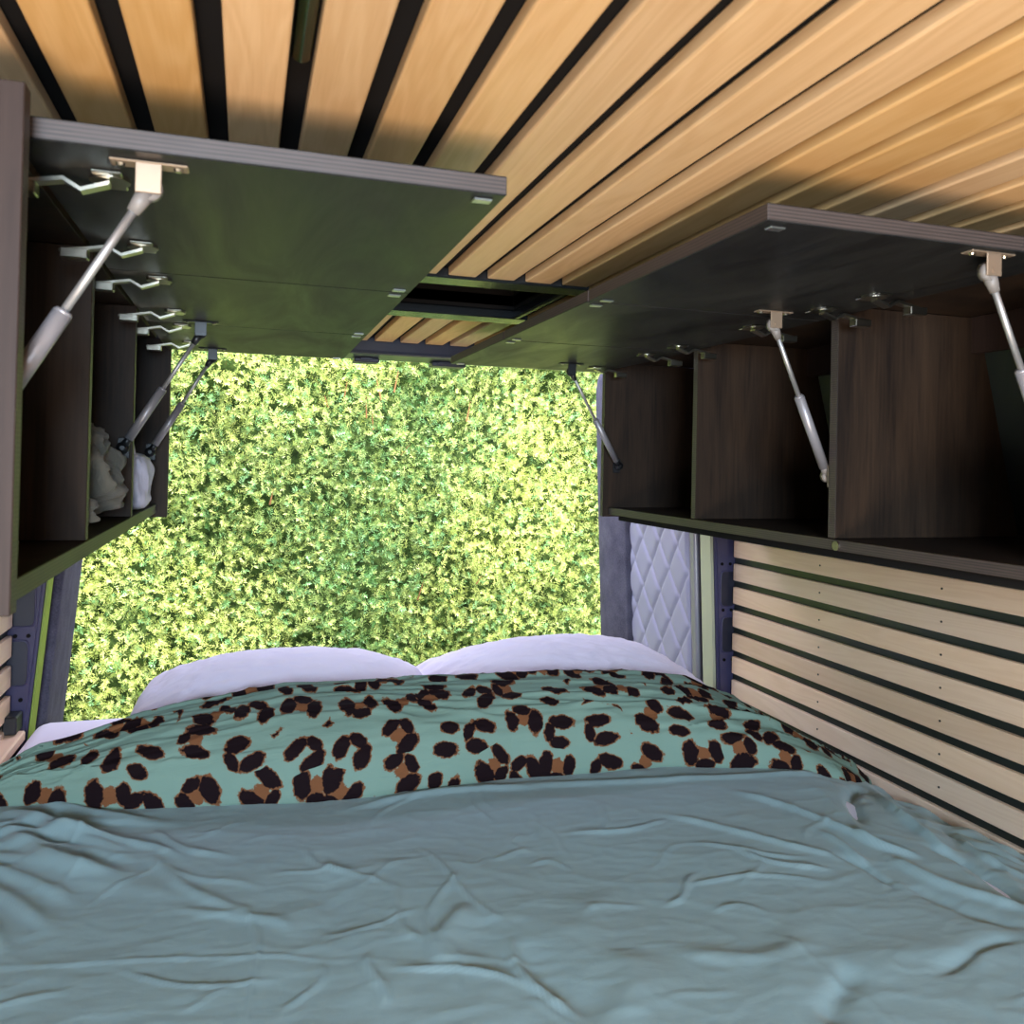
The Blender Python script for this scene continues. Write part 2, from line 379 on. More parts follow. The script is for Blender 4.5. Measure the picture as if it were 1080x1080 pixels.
# rear opening header and the brackets that hang from it
bm = bmesh.new(); box(bm, XWL-.16, XWR+.06, 2.275, 2.42, .283, HC+.02, .01, 0, 2)
hd = structure('trim_1', bm, mat('header_paint', (.020, .020, .034), .3)[0], 'dark blue-black header over the rear door opening')
for k, (xa, xb) in enumerate(((.28, .35), (.50, .60))):
    bm = bmesh.new(); box(bm, xa, xb, 2.36, 2.415, .270, .2825, .003); box(bm, xa+.015, xb-.02, 2.35, 2.36, .2745, .2825, .002)
    obj('latch_plate', bm, mat('latch_dark', (.03, .028, .04), .4)[0], hd)

# rear corner posts (leaning with the body side), with stamped recesses
def post(name, label, xs, side):                  # xs: inner X at z=-.15 ; lean per metre
    lean = .085 if side < 0 else .045
    xi = lambda z: xs + side*(-lean)*(z+.15)*1.0
    bm = bmesh.new()
    out = XWR+.06 if side > 0 else XWL-.16
    pts = [(xi(-1.08), -1.08), (xi(.30), .30), (out, .30), (out, -1.08)]
    prism(bm, pts, 1, 2.09, 2.165)
    bmesh.ops.bevel(bm, geom=bm.edges[:], offset=.007, segments=3, affect='EDGES')
    p = obj(name, bm, PURP); p['kind'] = 'structure'; p['label'] = label
    # recesses: raised rim loops with a dark floor, facing the bed
    for zc in (-.345, -.475) if side > 0 else (-.335, -.465):
        cx = xi(zc) + side*.038; hw, hh = .024, .050
        bm = bmesh.new(); n = 28; ring = []
        for j in range(n):
            a = 2*PI*j/n; q = lambda c: math.copysign(abs(c)**.35, c)
            ring.append((q(math.cos(a)), q(math.sin(a))))
        def R(s, y): return [bm.verts.new((cx+c*hw*s, y, zc+d*(hh-(1-s)*hw))) for c, d in ring]
        L = [R(1.10, 2.0895), R(1.05, 2.0865), R(.97, 2.0865), R(.92, 2.0893)]
        for A, B in zip(L, L[1:]):
            for j in range(n): bm.faces.new([A[j], A[(j+1) % n], B[(j+1) % n], B[j]])
        obj('recess_rim', bm, PURP, p, True)
        bm = bmesh.new(); ins = [bm.verts.new((cx+c*hw*.92, 2.0888, zc+d*(hh-.08*hw))) for c, d in ring]; bm.faces.new(ins); obj('recess_floor', bm, PURPD, p)
    for zc in (-.275, -.405, -.545):
        for dx in (.020, .046):
            bm = bmesh.new(); c = xi(zc)+side*dx; cyl(bm, (c, 2.0875, zc), (c, 2.0895, zc), .0045, n=12); obj('fixing_hole', bm, BLACKM, p)
    # strip down the inner edge, hedge's green reflection put into its colour
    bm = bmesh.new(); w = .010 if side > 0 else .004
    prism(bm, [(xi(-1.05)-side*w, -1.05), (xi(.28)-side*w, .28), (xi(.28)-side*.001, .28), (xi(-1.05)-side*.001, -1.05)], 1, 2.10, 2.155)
    obj('door_edge_reflection', bm, OLIVE if side > 0 else OLIVE2, p)
    return p
post('trim_2', 'violet-blue rear corner post beside the right slatted wall', 1.262, 1)
post('trim_3', 'violet-blue rear corner post beside the left slatted wall', -.405, -1)

# open rear doors, folded out in line with the sides
def rear_door(name, label, side):
    root = empty(name); root['kind'] = 'structure'; root['label'] = label
    lean = .045 if side > 0 else .085
    xs = 1.262 if side > 0 else -.395
    fan = .02 if side > 0 else .10               # swings slightly outwards
    X = lambda y, z: xs + side*(-lean*(z+.15) + fan*(y-2.2)*1.0)
    def slab(nm, y0, y1, z0, z1, off, th, m_, ny=14, nz=60, hf=None, rnd=0):
        ys = np.linspace(y0, y1, ny); zs = np.linspace(z0, z1, nz)
        bm = bmesh.new(); A = []; B = []
        for i, yy in enumerate(ys):
            ra, rb = [], []
            for zz in zs:
                z_ = zz
                if rnd:                             # rounded upper outer corner
                    t = max(0, (yy-(y1-rnd))/rnd); z_ = z0+(zz-z0)*(1-(1-math.sqrt(max(0, 1-t*t)))*rnd/(z1-z0))
                hh = hf(yy, z_) if hf else 0
                ra.append(bm.verts.new((X(yy, z_)+side*off-side*hh, yy, z_))); rb.append(bm.verts.new((X(yy, z_)+side*(off+th), yy, z_)))
            A.append(ra); B.append(rb)
        for i in range(ny-1):
            for j in range(nz-1):
                bm.faces.new([A[i][j], A[i+1][j], A[i+1][j+1], A[i][j+1]]); bm.faces.new([B[i][j], B[i][j+1], B[i+1][j+1], B[i+1][j]])
        for i in range(ny-1):
            for j in (0, nz-1): bm.faces.new([A[i][j], A[i+1][j], B[i+1][j], B[i][j]])
        for j in range(nz-1):
            for i in (0, ny-1): bm.faces.new([A[i][j], A[i][j+1], B[i][j+1], B[i][j]])
        return obj(nm, bm, m_, root, True)
    slab('door_skin', 2.185, 2.86, -1.2, .34, .030, .03, PLASTER, rnd=.10)
    if side > 0:
        def q(y, z):
            a = (y-2.24)/.125; b = z/.160
            l1 = abs(((a+b) % 1)-.5)*2; l2 = abs(((a-b) % 1)-.5)*2      # 1 on a stitch line
            d = (1-l1**7)*(1-l2**7)
            return min(1, (y-2.235)/.012, (2.655-y)/.012)*.009*d + .003*noise.noise(Vector((y*9, z*9, 1)))
        slab('quilted_insulation', 2.235, 2.655, -1.1, .22, 0, .02, QUILT, 110, 330, q)
        slab('felt_lining', 2.65, 2.90, -1.15, .33, -.020, .05, FELT, 20, 60, lambda y, z: .014*math.sin(PI*min(1, max(0, (y-2.65)/.25))), rnd=.10)
        slab('hinge_channel', 2.20, 2.228, -1.15, .26, -.004, .02, CHAN, 4, 10)
        slab('channel_groove', 2.226, 2.234, -1.15, .26, .001, .02, BPLAST, 3, 10)
    else:
        slab('felt_lining', 2.21, 2.90, -1.15, .33, -.004, .032, FELT, 20, 60, lambda y, z: .012*math.sin(PI*(y-2.21)/.69), rnd=.10)
    return root
rear_door('door_1', 'open right rear door with silver quilted insulation and grey felt edge', 1)
rear_door('door_2', 'open left rear door lined with grey felt', -1)

# ------------------------------------------------------------------ overhead cabinets
def panel_y(parent, name, y0, y1, pts, m_=CABD, label=None):   # upright board across the van, outline in X,Z
    bm = bmesh.new(); prism(bm, pts, 1, y0, y1)
    bmesh.ops.bevel(bm, geom=bm.edges[:], offset=.0008, segments=1, affect='EDGES')
    for f in bm.faces:
        if abs(f.normal.x) > .8 or abs(f.normal.z) > .8: f.material_index = 1
    bm.normal_update()
    for f in bm.faces: f.material_index = 1 if abs(f.normal.y) < .5 else 0
    o = obj(name, bm, [m_, EDGE], parent)
    if label: o['label'] = label
    return o
def strut(parent, a, b, frac=.5, label=None, side=1, dark=False):
    """a: ball joint under the flap, b: ball joint on the divider"""
    a, b = Vector(a), Vector(b); d = (b-a).normalized(); mid = a.lerp(b, frac)
    gp = BPLAST if dark else GREYP
    bm = bmesh.new(); cyl(bm, mid, b-d*.018, .0078, n=20); cyl(bm, mid-d*.003, mid, .006, .0078, n=20)
    s = obj('gas_strut', bm, STRUTC, parent, True); s['label'] = label or 'grey gas strut cylinder with a thin steel rod'
    bm = bmesh.new(); cyl(bm, a+d*.016, mid, .0036, n=12); obj('rod', bm, RODM, s, True)
    for p, q in ((a, d), (b, -d)):
        bm = bmesh.new(); Y = Vector((0, 1, 0))
        cyl(bm, p-Y*.005, p+Y*.005, .0105, n=20); cyl(bm, p+q*.004, p+q*.024, .0078, .0052, n=16)
        obj('ball_socket', bm, gp, s, True)
    # bracket screwed to the flap
    bm = bmesh.new(); zt = FZ-.0002
    box(bm, a.x-.030, a.x+.030, a.y-.0085, a.y+.0085, zt-.0022, zt, .001)
    box(bm, a.x-.010, a.x+.010, a.y-.0085, a.y-.0065, a.z-.006, zt-.002, .0006)
    cyl(bm, (a.x, a.y-.009, a.z), (a.x, a.y+.004, a.z), .0035, n=12)
    obj('flap_bracket', bm, BRKT if not dark else BPLAST, s)
    for sx in (-.022, .022):
        bm = bmesh.new(); cyl(bm, (a.x+sx, a.y, zt-.0045), (a.x+sx, a.y, zt-.0022), .0028, .004, n=12); obj('screw', bm, NICKEL, s)
    bm = bmesh.new(); cyl(bm, b-Vector((0, .006*side, 0)), b+Vector((0, .012*side, 0)), .004, n=12); ya, yb_ = sorted((b.y+.0125*side, b.y+.0145*side)); box(bm, b.x-.010, b.x+.010, ya, yb_, b.z-.018, b.z+.018, .0008)
    obj('divider_bracket', bm, BPLAST if dark else NICKEL, s)
    return s
FZ = .2385
def hinge(flap, x, y, sgn):                       # sgn: +1 the cabinet front lies on the +X side
    bm = bmesh.new(); z = FZ
    cyl(bm, (x, y, z-.0035), (x, y, z+.0005), .0165, n=24)                 # cup flange
    box(bm, x-.012*1, x+.012, y-.024, y+.024, z-.003, z-.0005, .001)
    h_ = obj('hinge', bm, NICKEL, flap, False)
    bm = bmesh.new()                                                       # cranked arm
    P = [(x, z-.004), (x+sgn*.022, z-.012), (x+sgn*.036, z-.004), (x+sgn*.062, z-.009), (x+sgn*.085, z-.012)]
    for (xa, za), (xb, zb) in zip(P, P[1:]):
        v = [bm.verts.new(q) for q in ((xa, y-.0065, za), (xa, y+.0065, za), (xb, y+.0065, zb), (xb, y-.0065, zb))]
        w = [bm.verts.new((q.co.x, q.co.y, q.co.z-.0035)) for q in v]
        for f in ((0, 1, 2, 3),): bm.faces.new([v[i] for i in f]); bm.faces.new([w[i] for i in f[::-1]])
        for i in range(4): bm.faces.new([v[i], v[(i+1) % 4], w[(i+1) % 4], w[i]])
    box(bm, x+sgn*.070-.014, x+sgn*.070+.014, y-.008, y+.008, z-.022, z-.011, .001)
    o = obj('hinge_arm', bm, NICKEL, flap)
    return h_
# --- left
cl = empty('overhead_cabinet', (XL, 1.35, ZB)); setp(cl, 'dark overhead cabinet on the left with raised flaps holding a cloth bundle and white bag', 'cabinet')
cl.matrix_world = Matrix.Translation((XL, 1.35, ZB)); 
def adopt(root, before):
    inv = Matrix.Translation(root.location).inverted()
    for o in COL.objects:
        if o not in before and o.parent is root: o.matrix_parent_inverse = inv
    return
bef = set(COL.objects)
xb = XWL+.0
bm = bmesh.new(); box(bm, xb, XL, .701, 2.055, ZB-.020, ZB, .0008)
bm.normal_update()
for f in bm.faces: f.material_index = 1 if abs(f.normal.z) < .5 else 0
obj('bottom_panel', bm, [CABD, EDGE], cl)
bm = bmesh.new(); box(bm, xb, xb+.008, .701, 2.055, ZB+.001, .262, 0); obj('back_panel', bm, BLACKM, cl)
bm = bmesh.new(); box(bm, xb+.009, XL-.01, .701, 2.055, .262, .278, .0008); obj('top_panel', bm, CABD, cl)
def Lp(x1, z0=ZB+.001, z1=.261): return [(xb+.009, z0), (x1, z0), (x1, z1), (xb+.009, z1)]
panel_y(cl, 'divider', 1.175, 1.193, Lp(XL-.001)); panel_y(cl, 'divider', 1.615, 1.633, Lp(XL-.001))
panel_y(cl, 'end_panel', 2.056, 2.074, Lp(-.168, ZB-.03, .262))
ep = panel_y(cl, 'end_panel', .682, .700, [(XWL-.15, -.118), (-.158, -.118), (-.158, .266), (XWL-.15, .266)], CABL, 'brown stained end board, nearest the camera')
bm = bmesh.new(); box(bm, XL-.018, XL, 1.194, 2.055, .205, .262, .0008); 
yl = [(.7205, 1.193), (1.196, 1.634), (1.637, 2.050)]
for k, (a, b) in enumerate(yl):
    bm2 = bmesh.new(); box(bm2, -.176, .2174, a, b, FZ, FZ+.0175, .001)
    bm2.normal_update()
    for f in bm2.faces: f.material_index = 1 if abs(f.normal.z) < .5 else 0
    fl = obj('flap_door', bm2, [FLAP, EDGE], cl)
    for yy in ((.80, 1.045), (1.235, 1.50), (1.66, 1.90))[k]: hinge(fl, -.118, yy, -1)
    for yy in (a+.018, b-.018):
        bm2 = bmesh.new(); box(bm2, .190, .208, yy-.006, yy+.006, FZ-.0025, FZ, .001); obj('catch_plate', bm2, STEEL, fl)
bm.free()
strut(cl, (-.081, .748, .218), (-.205, .756, .005), .50, side=-1)
strut(cl, (-.082, 1.597, .218), (-.205, 1.600, .010), .50, dark=True)
strut(cl, (-.076, 1.985, .218), (-.200, 1.99, .005), .50, dark=True)
adopt(cl, bef)
# --- right
cr = empty('overhead_cabinet', (XR, 1.35, ZB)); setp(cr, 'empty dark overhead cabinet on the right with raised flaps and three open bays', 'cabinet')
cr.matrix_world = Matrix.Translation((XR, 1.35, ZB)); bef = set(COL.objects)
xo = XWR-.045
bm = bmesh.new(); box(bm, XR, XWR+.008, -.2, 2.003, ZB-.018, ZB, .0008); bm.normal_update()
for f in bm.faces: f.material_index = 1 if abs(f.normal.z) < .5 else 0
obj('bottom_panel', bm, [CABD, EDGE], cr)
bm = bmesh.new(); box(bm, XR+.03, XWR+.008, -.2, 2.003, ZB-.034, ZB-.0185, .0008); obj('lower_rail', bm, BLACKM, cr)
bm = bmesh.new(); box(bm, XR+.02, 1.21, -.2, 2.003, .262, .278, .0008); obj('top_panel', bm, CABD, cr)
Rp = lambda x0: [(x0, ZB+.001), (XWR-.04, ZB+.001), (XWR-.135, .261), (x0, .261)]
for yy in (.26, .69, 1.124, 1.562): panel_y(cr, 'divider', yy, yy+.018, Rp(XR+.001)) if yy != .26 else None
panel_y(cr, 'end_panel', 2.004, 2.022, [(.881, ZB-.024), (XWR+.004, ZB-.024), (XWR-.135, .261), (.881, .261)])
bm = bmesh.new(); box(bm, 1.165, 1.18, -.2, 2.003, .20, .2615, .0008); obj('back_rail', bm, CABL, cr)
yr = [(.232, .672), (.6993, 1.144), (1.148, 1.572), (1.576, 2.022)]
for k, (a, b) in enumerate(yr):
    if k == 0: continue
    bm2 = bmesh.new(); box(bm2, .4743, .880, a, b, FZ, FZ+.0175, .001); bm2.normal_update()
    for f in bm2.faces: f.material_index = 1 if abs(f.normal.z) < .5 else 0
    fl = obj('flap_door', bm2, [FLAP, EDGE], cr)
    for yy in ((), (.95, 1.06), (1.24, 1.50), (1.64, 1.92))[k]: hinge(fl, .815, yy, 1)
    for yy in (a+.018, b-.018):
        bm2 = bmesh.new(); box(bm2, .486, .504, yy-.006, yy+.006, FZ-.0025, FZ, .001); obj('catch_plate', bm2, STEEL, fl)
strut(cr, (.764, .716, .218), (.885, .735, .01), .50, side=-1)
strut(cr, (.762, 1.104, .218), (.912, 1.165, -.012), .46, side=-1)
strut(cr, (.735, 1.875, .218), (.915, 1.985, -.004), .50, dark=True)
bm = bmesh.new(); yc = 1.118; cyl(bm, (XR-.0035, yc, ZB-.010), (XR+.001, yc, ZB-.010), .0075, n=16); obj('screw_cap', bm, NICKEL, cr)['label'] = 'brass coloured screw cap on the cabinet edge'
adopt(cr, bef)

# ------------------------------------------------------------------ things in the left cabinet
def blob(name, cx, cy, cz, sx, sy, sz, m_, wr, fr, seed, parent=None, sq=2.6, nu=90, nv=60, drape=None):
    V = []
    for i in range(nu):
        a = 2*PI*i/nu
        for j in range(nv):
            p = -PI/2+PI*(j+.0)/(nv-1)
            f = lambda c: math.copysign(abs(c)**(2/sq), c)
            x, y, z = f(math.cos(p))*f(math.cos(a)), f(math.cos(p))*f(math.sin(a)), f(math.sin(p))
            n = noise.noise(Vector((x*fr+seed, y*fr, z*fr*.5))) + .5*abs(noise.noise(Vector((x*fr*2.3, y*fr*2.3+seed, z*fr))))
            s = 1+wr*n
            q = [x*s, y*s, z*(1+wr*.3*n)]
            if drape: q = drape(q)
            V.append((cx+q[0]*sx, cy+q[1]*sy, cz+q[2]*sz))
    F = []
    for i in range(nu):
        k = (i+1) % nu
        for j in range(nv-1): F.append((i*nv+j, k*nv+j, k*nv+j+1, i*nv+j+1))
    return nmesh(name, V, F, m_, parent)
b1 = blob('cloth_bundle', -.275, 1.40, -.026, .085, .13, .084, TAUPE, .45, 4.5, 3.1, sq=2.2,
          drape=lambda q: [q[0]*(1-.30*max(0, q[2])), q[1]*(1-.45*max(0, q[2])), q[2]])
setp(b1, 'crumpled taupe grey cloth bundle lying in the middle bay of the left cabinet', 'cloth')
b2 = blob('cloth_bundle', -.268, 1.235, -.076, .065, .034, .030, TAUPE, .4, 3.5, 8.1)
setp(b2, 'small bunched taupe cloth below the larger bundle at the front of the left cabinet bay', 'cloth')
wb = empty('white_bag', (-.235, 1.82, ZB)); setp(wb, 'small white bag with a thin strap standing in the far bay of the left cabinet', 'bag')
o = blob('pouch', 0, 0, .057, .052, .075, .055, WHITE2, .16, 2.6, 5.5, wb, 4.5)
bm = bmesh.new()
pts = [(-.030, -.05, .100), (-.010, -.05, .140), (.012, -.05, .168), (.024, -.05, .140), (.032, -.05, .098)]
for a, b in zip(pts, pts[1:]): cyl(bm, a, b, .0028, n=8)
obj('strap', bm, WHITE2, wb, True)

# ------------------------------------------------------------------ bed
def fbm(x, y, s, oc=4, seed=0):
    v = 0; a = 1
    for k in range(oc): v += a*noise.noise(Vector((x*s+seed, y*s+seed*1.7, k*3.1))); s *= 2.05; a *= .5
    return v
bm = bmesh.new(); box(bm, -.437, 1.08, .28, 2.13, -.80, -.602, .035, 0, 5)
mt = obj('mattress', bm, WHITE, None, True); setp(mt, 'white sheeted mattress whose bare corner shows at the left beyond the duvet', 'mattress')
bm = bmesh.new(); box(bm, XWL-.01, XWR-.004, .22, 2.085, -1.078, -.801, .004)
setp(obj('bed_platform', bm, CABD), 'dark bed platform carrying the mattress between the two walls', 'bed base')

# pillows
def pillow(name, cx, cy, cz, L, Wd, T, rz, rx, seed, label):
    n = 90; mrg = []
    V = np.zeros((n*n*2, 3)); us = np.linspace(-1, 1, n)
    for s in (0, 1):
        for i, u in enumerate(us):
            for j, v in enumerate(us):
                t = max(0, (1-abs(u)**2.4))**.62*max(0, (1-abs(v)**2.6))**.62
                pin = 1-.07*(1-abs(u)**2)*0-.06*(abs(v)**6)*(1-abs(u)**2)   # sides pulled in a little
                x = u*L/2*(1-.05*(1-abs(v)**2)*abs(u)**8*-1)*pin; y = v*Wd/2*(1-.05*abs(u)**6*(1-v*v))
                e = (abs(u)**4+abs(v)**4)
                w = .010*abs(fbm(x*1.2, y*2.2, 9, 3, seed))*(.25+e) + .0035*fbm(x, y, 30, 2, seed+4)*(t > .02)
                z = T*t*(.62 if s == 0 else -.38) + (w if s == 0 else -w)*min(1, t*4)
                V[(s*n+i)*n+j] = (x, y, z)
    F = np.concatenate([grid_faces(n, n), grid_faces(n, n)[:, ::-1]+n*n])
    o = nmesh(name, V, F, WHITE); o.location = (cx, cy, cz); o.rotation_euler = (rx, 0, rz)
    return setp(o, label, 'pillow', 'white pillows at the head of the bed')
pillow('pillow', .105, 1.90, -.552, .62, .46, .185, math.radians(-2), math.radians(6), 1, 'plump white pillow on the left behind the leopard print fold')
pillow('pillow', .748, 1.90, -.555, .67, .46, .195, math.radians(3), math.radians(6), 9, 'plump white pillow on the right behind the leopard print fold, next to the quilted door')

# duvet: sage underside laid flat, leopard section folded back
dv = empty('duvet', (.45, .9, -.6)); setp(dv, 'sage green duvet with its leopard print side folded back towards the pillows', 'duvet')
DINV = Matrix.Translation((-.45, -.9, .6))
def ip(x, T_):
    xs = [t[0] for t in T_]; ys = [t[1] for t in T_]; return float(np.interp(x, xs, ys))
EDGE_Y = [(-.46, 1.62), (-.375, 1.589), (-.223, 1.53), (.076, 1.481), (.236, 1.474), (.488, 1.502), (.79, 1.478), (1.128, 1.377), (1.22, 1.42), (1.30, 1.50)]
TOP_Z = [(-.46, -.575), (-.391, -.548), (-.355, -.530), (-.167, -.476), (.08, -.434), (.353, -.437), (.699, -.442), (.80, -.448), (.924, -.467), (1.03, -.508), (1.118, -.556), (1.20, -.60), (1.305, -.655)]
# folds: (x0,y0,x1,y1,height,width)
STROKES = [(-0.363, 1.599, -0.145, 1.476, 0.01, 0.012), (-0.363, 1.54, -0.159, 1.367, 0.013, 0.013), (-0.342, 1.457, -0.16, 1.278, 0.013, 0.015), (-0.298, 1.372, -0.08, 1.191, 0.008, 0.018), (-0.129, 1.328, 0.015, 1.13, 0.005, 0.01), (-0.266, 1.461, -0.09, 1.317, 0.008, 0.009), (-0.124, 1.407, -0.012, 1.296, 0.005, 0.008), (0.009, 1.143, 0.024, 0.911, 0.0025, 0.0035), (-0.254, 1.099, 0.119, 0.989, 0.0022, 0.003), (-0.117, 1.033, 0.035, 0.973, 0.003, 0.003), (0.257, 1.24, 0.327, 1.033, 0.003, 0.004), (0.288, 1.158, 0.224, 0.996, 0.004, 0.005), (0.135, 1.199, 0.108, 1.049, -0.011, 0.024), (0.161, 1.102, 0.126, 0.914, 0.007, 0.025), (0.061, 1.129, 0.045, 0.97, 0.007, 0.028), (0.312, 1.026, 0.276, 0.942, -0.008, 0.022), (0.274, 1.071, 0.234, 0.954, 0.007, 0.016), (0.855, 1.315, 0.973, 1.076, 0.008, 0.01), (0.676, 1.262, 0.886, 1.057, 0.006, 0.009), (1.135, 1.353, 0.996, 1.179, -0.017, 0.012), (1.152, 1.313, 1.051, 1.062, 0.014, 0.012), (1.044, 1.064, 1.041, 0.901, -0.014, 0.014), (0.942, 1.042, 1.003, 0.868, 0.009, 0.014), (1.185, 1.178, 1.113, 0.997, -0.009, 0.012), (0.727, 1.115, 0.815, 1.031, 0.005, 0.006), (0.668, 1.154, 0.806, 1.085, 0.004, 0.005), (0.613, 1.057, 0.787, 1.015, 0.0035, 0.005), (0.433, 0.918, 0.404, 0.804, 0.011, 0.024), (0.341, 0.964, 0.34, 0.822, -0.009, 0.022), (0.695, 0.944, 0.569, 0.758, 0.006, 0.02), (0.673, 0.832, 0.615, 0.744, -0.008, 0.016), (0.628, 0.808, 0.956, 0.827, 0.007, 0.026), (0.786, 0.805, 0.937, 0.81, -0.006, 0.009), (0.319, 0.97, 0.335, 0.823, 0.007, 0.008), (0.5, 1.242, 0.671, 1.252, 0.004, 0.006), (0.199, 1.442, 0.51, 1.458, 0.007, 0.012), (0.51, 1.458, 1.123, 1.371, 0.006, 0.012), (-0.081, 1.285, 0.015, 1.191, 0.003, 0.006), (-0.056, 1.173, 0.059, 1.073, 0.004, 0.009), (0.095, 1.283, 0.154, 1.194, 0.003, 0.005), (0.132, 1.243, 0.186, 1.145, 0.003, 0.005), (0.181, 0.968, 0.315, 0.886, 0.004, 0.005), (0.145, 0.908, 0.163, 0.993, 0.004, 0.005), (0.062, 0.915, 0.093, 0.993, 0.003, 0.005), (0.895, 0.953, 0.976, 0.844, -0.006, 0.016), (0.408, 0.945, 0.485, 1.064, 0.006, 0.02), (0.509, 0.897, 0.677, 0.871, 0.004, 0.016), (0.549, 1.021, 0.633, 1.065, 0.004, 0.005), (0.858, 1.065, 0.902, 0.979, -0.01, 0.009), (0.883, 1.141, 0.905, 0.964, 0.007, 0.008), (0.95, 1.124, 0.978, 1.033, 0.008, 0.01), (1.138, 1.111, 1.115, 0.965, 0.01, 0.012)]
STROKES = [(a, b, c, d, e*(.5 if w > .016 else 1.0), w*(1.0 if w > .016 else .75)) for a, b, c, d, e, w in STROKES]
for q in range(70):
    a_ = random.choice((random.gauss(0, .35), random.gauss(.5, .3), random.gauss(1.5, .3))); l_ = random.uniform(.04, .14)
    x_, y_ = random.uniform(-.4, 1.15), random.uniform(.62, 1.42)
    STROKES.append((x_, y_, x_+l_*math.cos(a_), y_+l_*math.sin(a_), random.uniform(.0010, .0026), random.uniform(.0030, .0055)))
for q in range(7):                               # pulled folds fanning out from the left edge
    a_ = -.15-q*.13; r_ = random.uniform(.22, .36)
    STROKES.append((-.43, 1.50-q*.022, -.43+r_*math.cos(a_), 1.50-q*.022+r_*math.sin(a_), random.uniform(.006, .010), random.uniform(.007, .011)))
def base_z(x, y):
    z = -.585
    z += .009*fbm(x, y, 2.0, 2, 2.2)
    if x > 1.0: z -= .11*((x-1.0)/.31)**1.6*(.6+.4*min(1, max(0, (y-.9)/.5)))
    if x < -.30: z -= .02*((-.30-x)/.16)**2
    return z
def fold_field(x, y):
    h = 0
    for (x0, y0, x1, y1, hh, w) in STROKES:
        dx, dy = x1-x0, y1-y0; L2 = dx*dx+dy*dy
        t = ((x-x0)*dx+(y-y0)*dy)/L2
        if t < -.25 or t > 1.25: continue
        L = math.sqrt(L2); s = ((x-x0)*dy-(y-y0)*dx)/L + .012*math.sin(t*4+x0*30)
        if abs(s) > 4*w: continue
        end = max(0, min(1, (t+.15)/.35))*max(0, min(1, (1.15-t)/.35)); end = end*end*(3-2*end)
        h += hh*end*math.exp(-(s/w)**2*(1.0 if s > 0 else .45))
    return h
nx, ny = 400, 400
xs = np.linspace(-.455, XWR-.004, nx); ys = np.linspace(.24, 1.74, ny)
V = np.zeros((nx*ny, 3)); k = 0
for x in xs:
    ey = ip(x, EDGE_Y)
    for y in ys:
        z = base_z(x, y)
        r1 = 1-abs(fbm(x*1.0+.25*y, y*1.7, 3.1, 3, 6.3)); r2 = 1-abs(fbm(x*1.3-.3*y, y*2.6+.4*x, 6.5, 2, 1.3))
        z += .0018*(r1**5-.3) + .0008*(r2**8-.2) + .0011*abs(fbm(x*1.0+y*.5, y*2.6, 13, 3, 9.9))
        z += fold_field(x, y)
        sd_ = max(0, (x-.98)/.33)
        if sd_ > 0:   # bunched along the right wall
            z += sd_*(.022*abs(fbm(x*2.2+y*1.1, y*1.5-x, 5.5, 2, 4.4)))
        V[k] = (x, y, z); k += 1
o = nmesh('plain_sage_section', V, grid_faces(nx, ny), SAGE, dv); o.matrix_parent_inverse = DINV
sm = o.modifiers.new('thickness', 'SOLIDIFY'); sm.thickness = .012; sm.offset = -1
# leopard section: closed roll
nx, nt_ = 620, 110
V = np.zeros((nx*nt_, 3)); UV = np.zeros((nx*nt_, 2)); k = 0
xs = np.linspace(-.452, 1.305, nx)
for x in xs:
    yb = ip(x, EDGE_Y)-.003; zt = ip(x, TOP_Z); zb = base_z(x, yb)+.004
    zb = min(zb, zt-.02); H = zt-zb
    L = 0; pv = None
    for j in range(nt_):
        t = j/(nt_-1)
        if t < .62:                                # front slope up to the crest
            q = t/.62; yy = yb + (1.66-yb)*(q**1.25); zz = zb + H*math.sin(PI/2*min(1, q**.62))
        else:                                      # over the crest and down behind
            q = (t-.62)/.38; yy = 1.66+.11*q; zz = zt-.10*q**2.2
        pl = math.sin(PI*min(1, t/.62))
        lean = x+.9*yy
        env = .35+.65*min(1, abs(x-.35)/.7)
        zz += (.010*env*(abs(fbm(x*.55+yy*.6, yy*3.2-x*.25, 5.0, 3, 12))-.25) + .006*(1-abs(fbm(x*.5, yy*5+.3*x, 6.0, 2, 31)))**8)*min(1, t*8)
        yy -= .010*env*abs(fbm(x*.6, t*3.5-x*.6, 4.0, 2, 5))*min(1, t*8)
        for tc, am in ((.13, .35), (.24, -.6), (.44, .8), (.56, -.5), (.66, .6)):
            tq = tc+.05*am*math.sin(x*3.1+am*9)+.02*math.sin(x*9+tc*40)
            zz += .0055*math.exp(-((t-tq)/.016)**2)*max(0, math.sin(x*2.3+tc*23)+.4)
        if t < .06: zz -= .010*(1-t/.06)
        P_ = Vector((x, yy, zz))
        if pv is not None: L += (P_-pv).length
        pv = P_; V[k] = P_; UV[k] = (x, L); k += 1
lp = nmesh('leopard_print_section', V, grid_faces(nx, nt_), LEO, dv); lp['label'] = 'leopard print side folded back'; lp.matrix_parent_inverse = DINV
ul = lp.data.uv_layers.new(name='cloth'); li = np.zeros(len(lp.data.loops), np.int32); lp.data.loops.foreach_get('vertex_index', li)
ul.data.foreach_set('uv', UV[li].astype(np.float32).ravel())
sm = lp.modifiers.new('thickness', 'SOLIDIFY'); sm.thickness = .006; sm.offset = -1

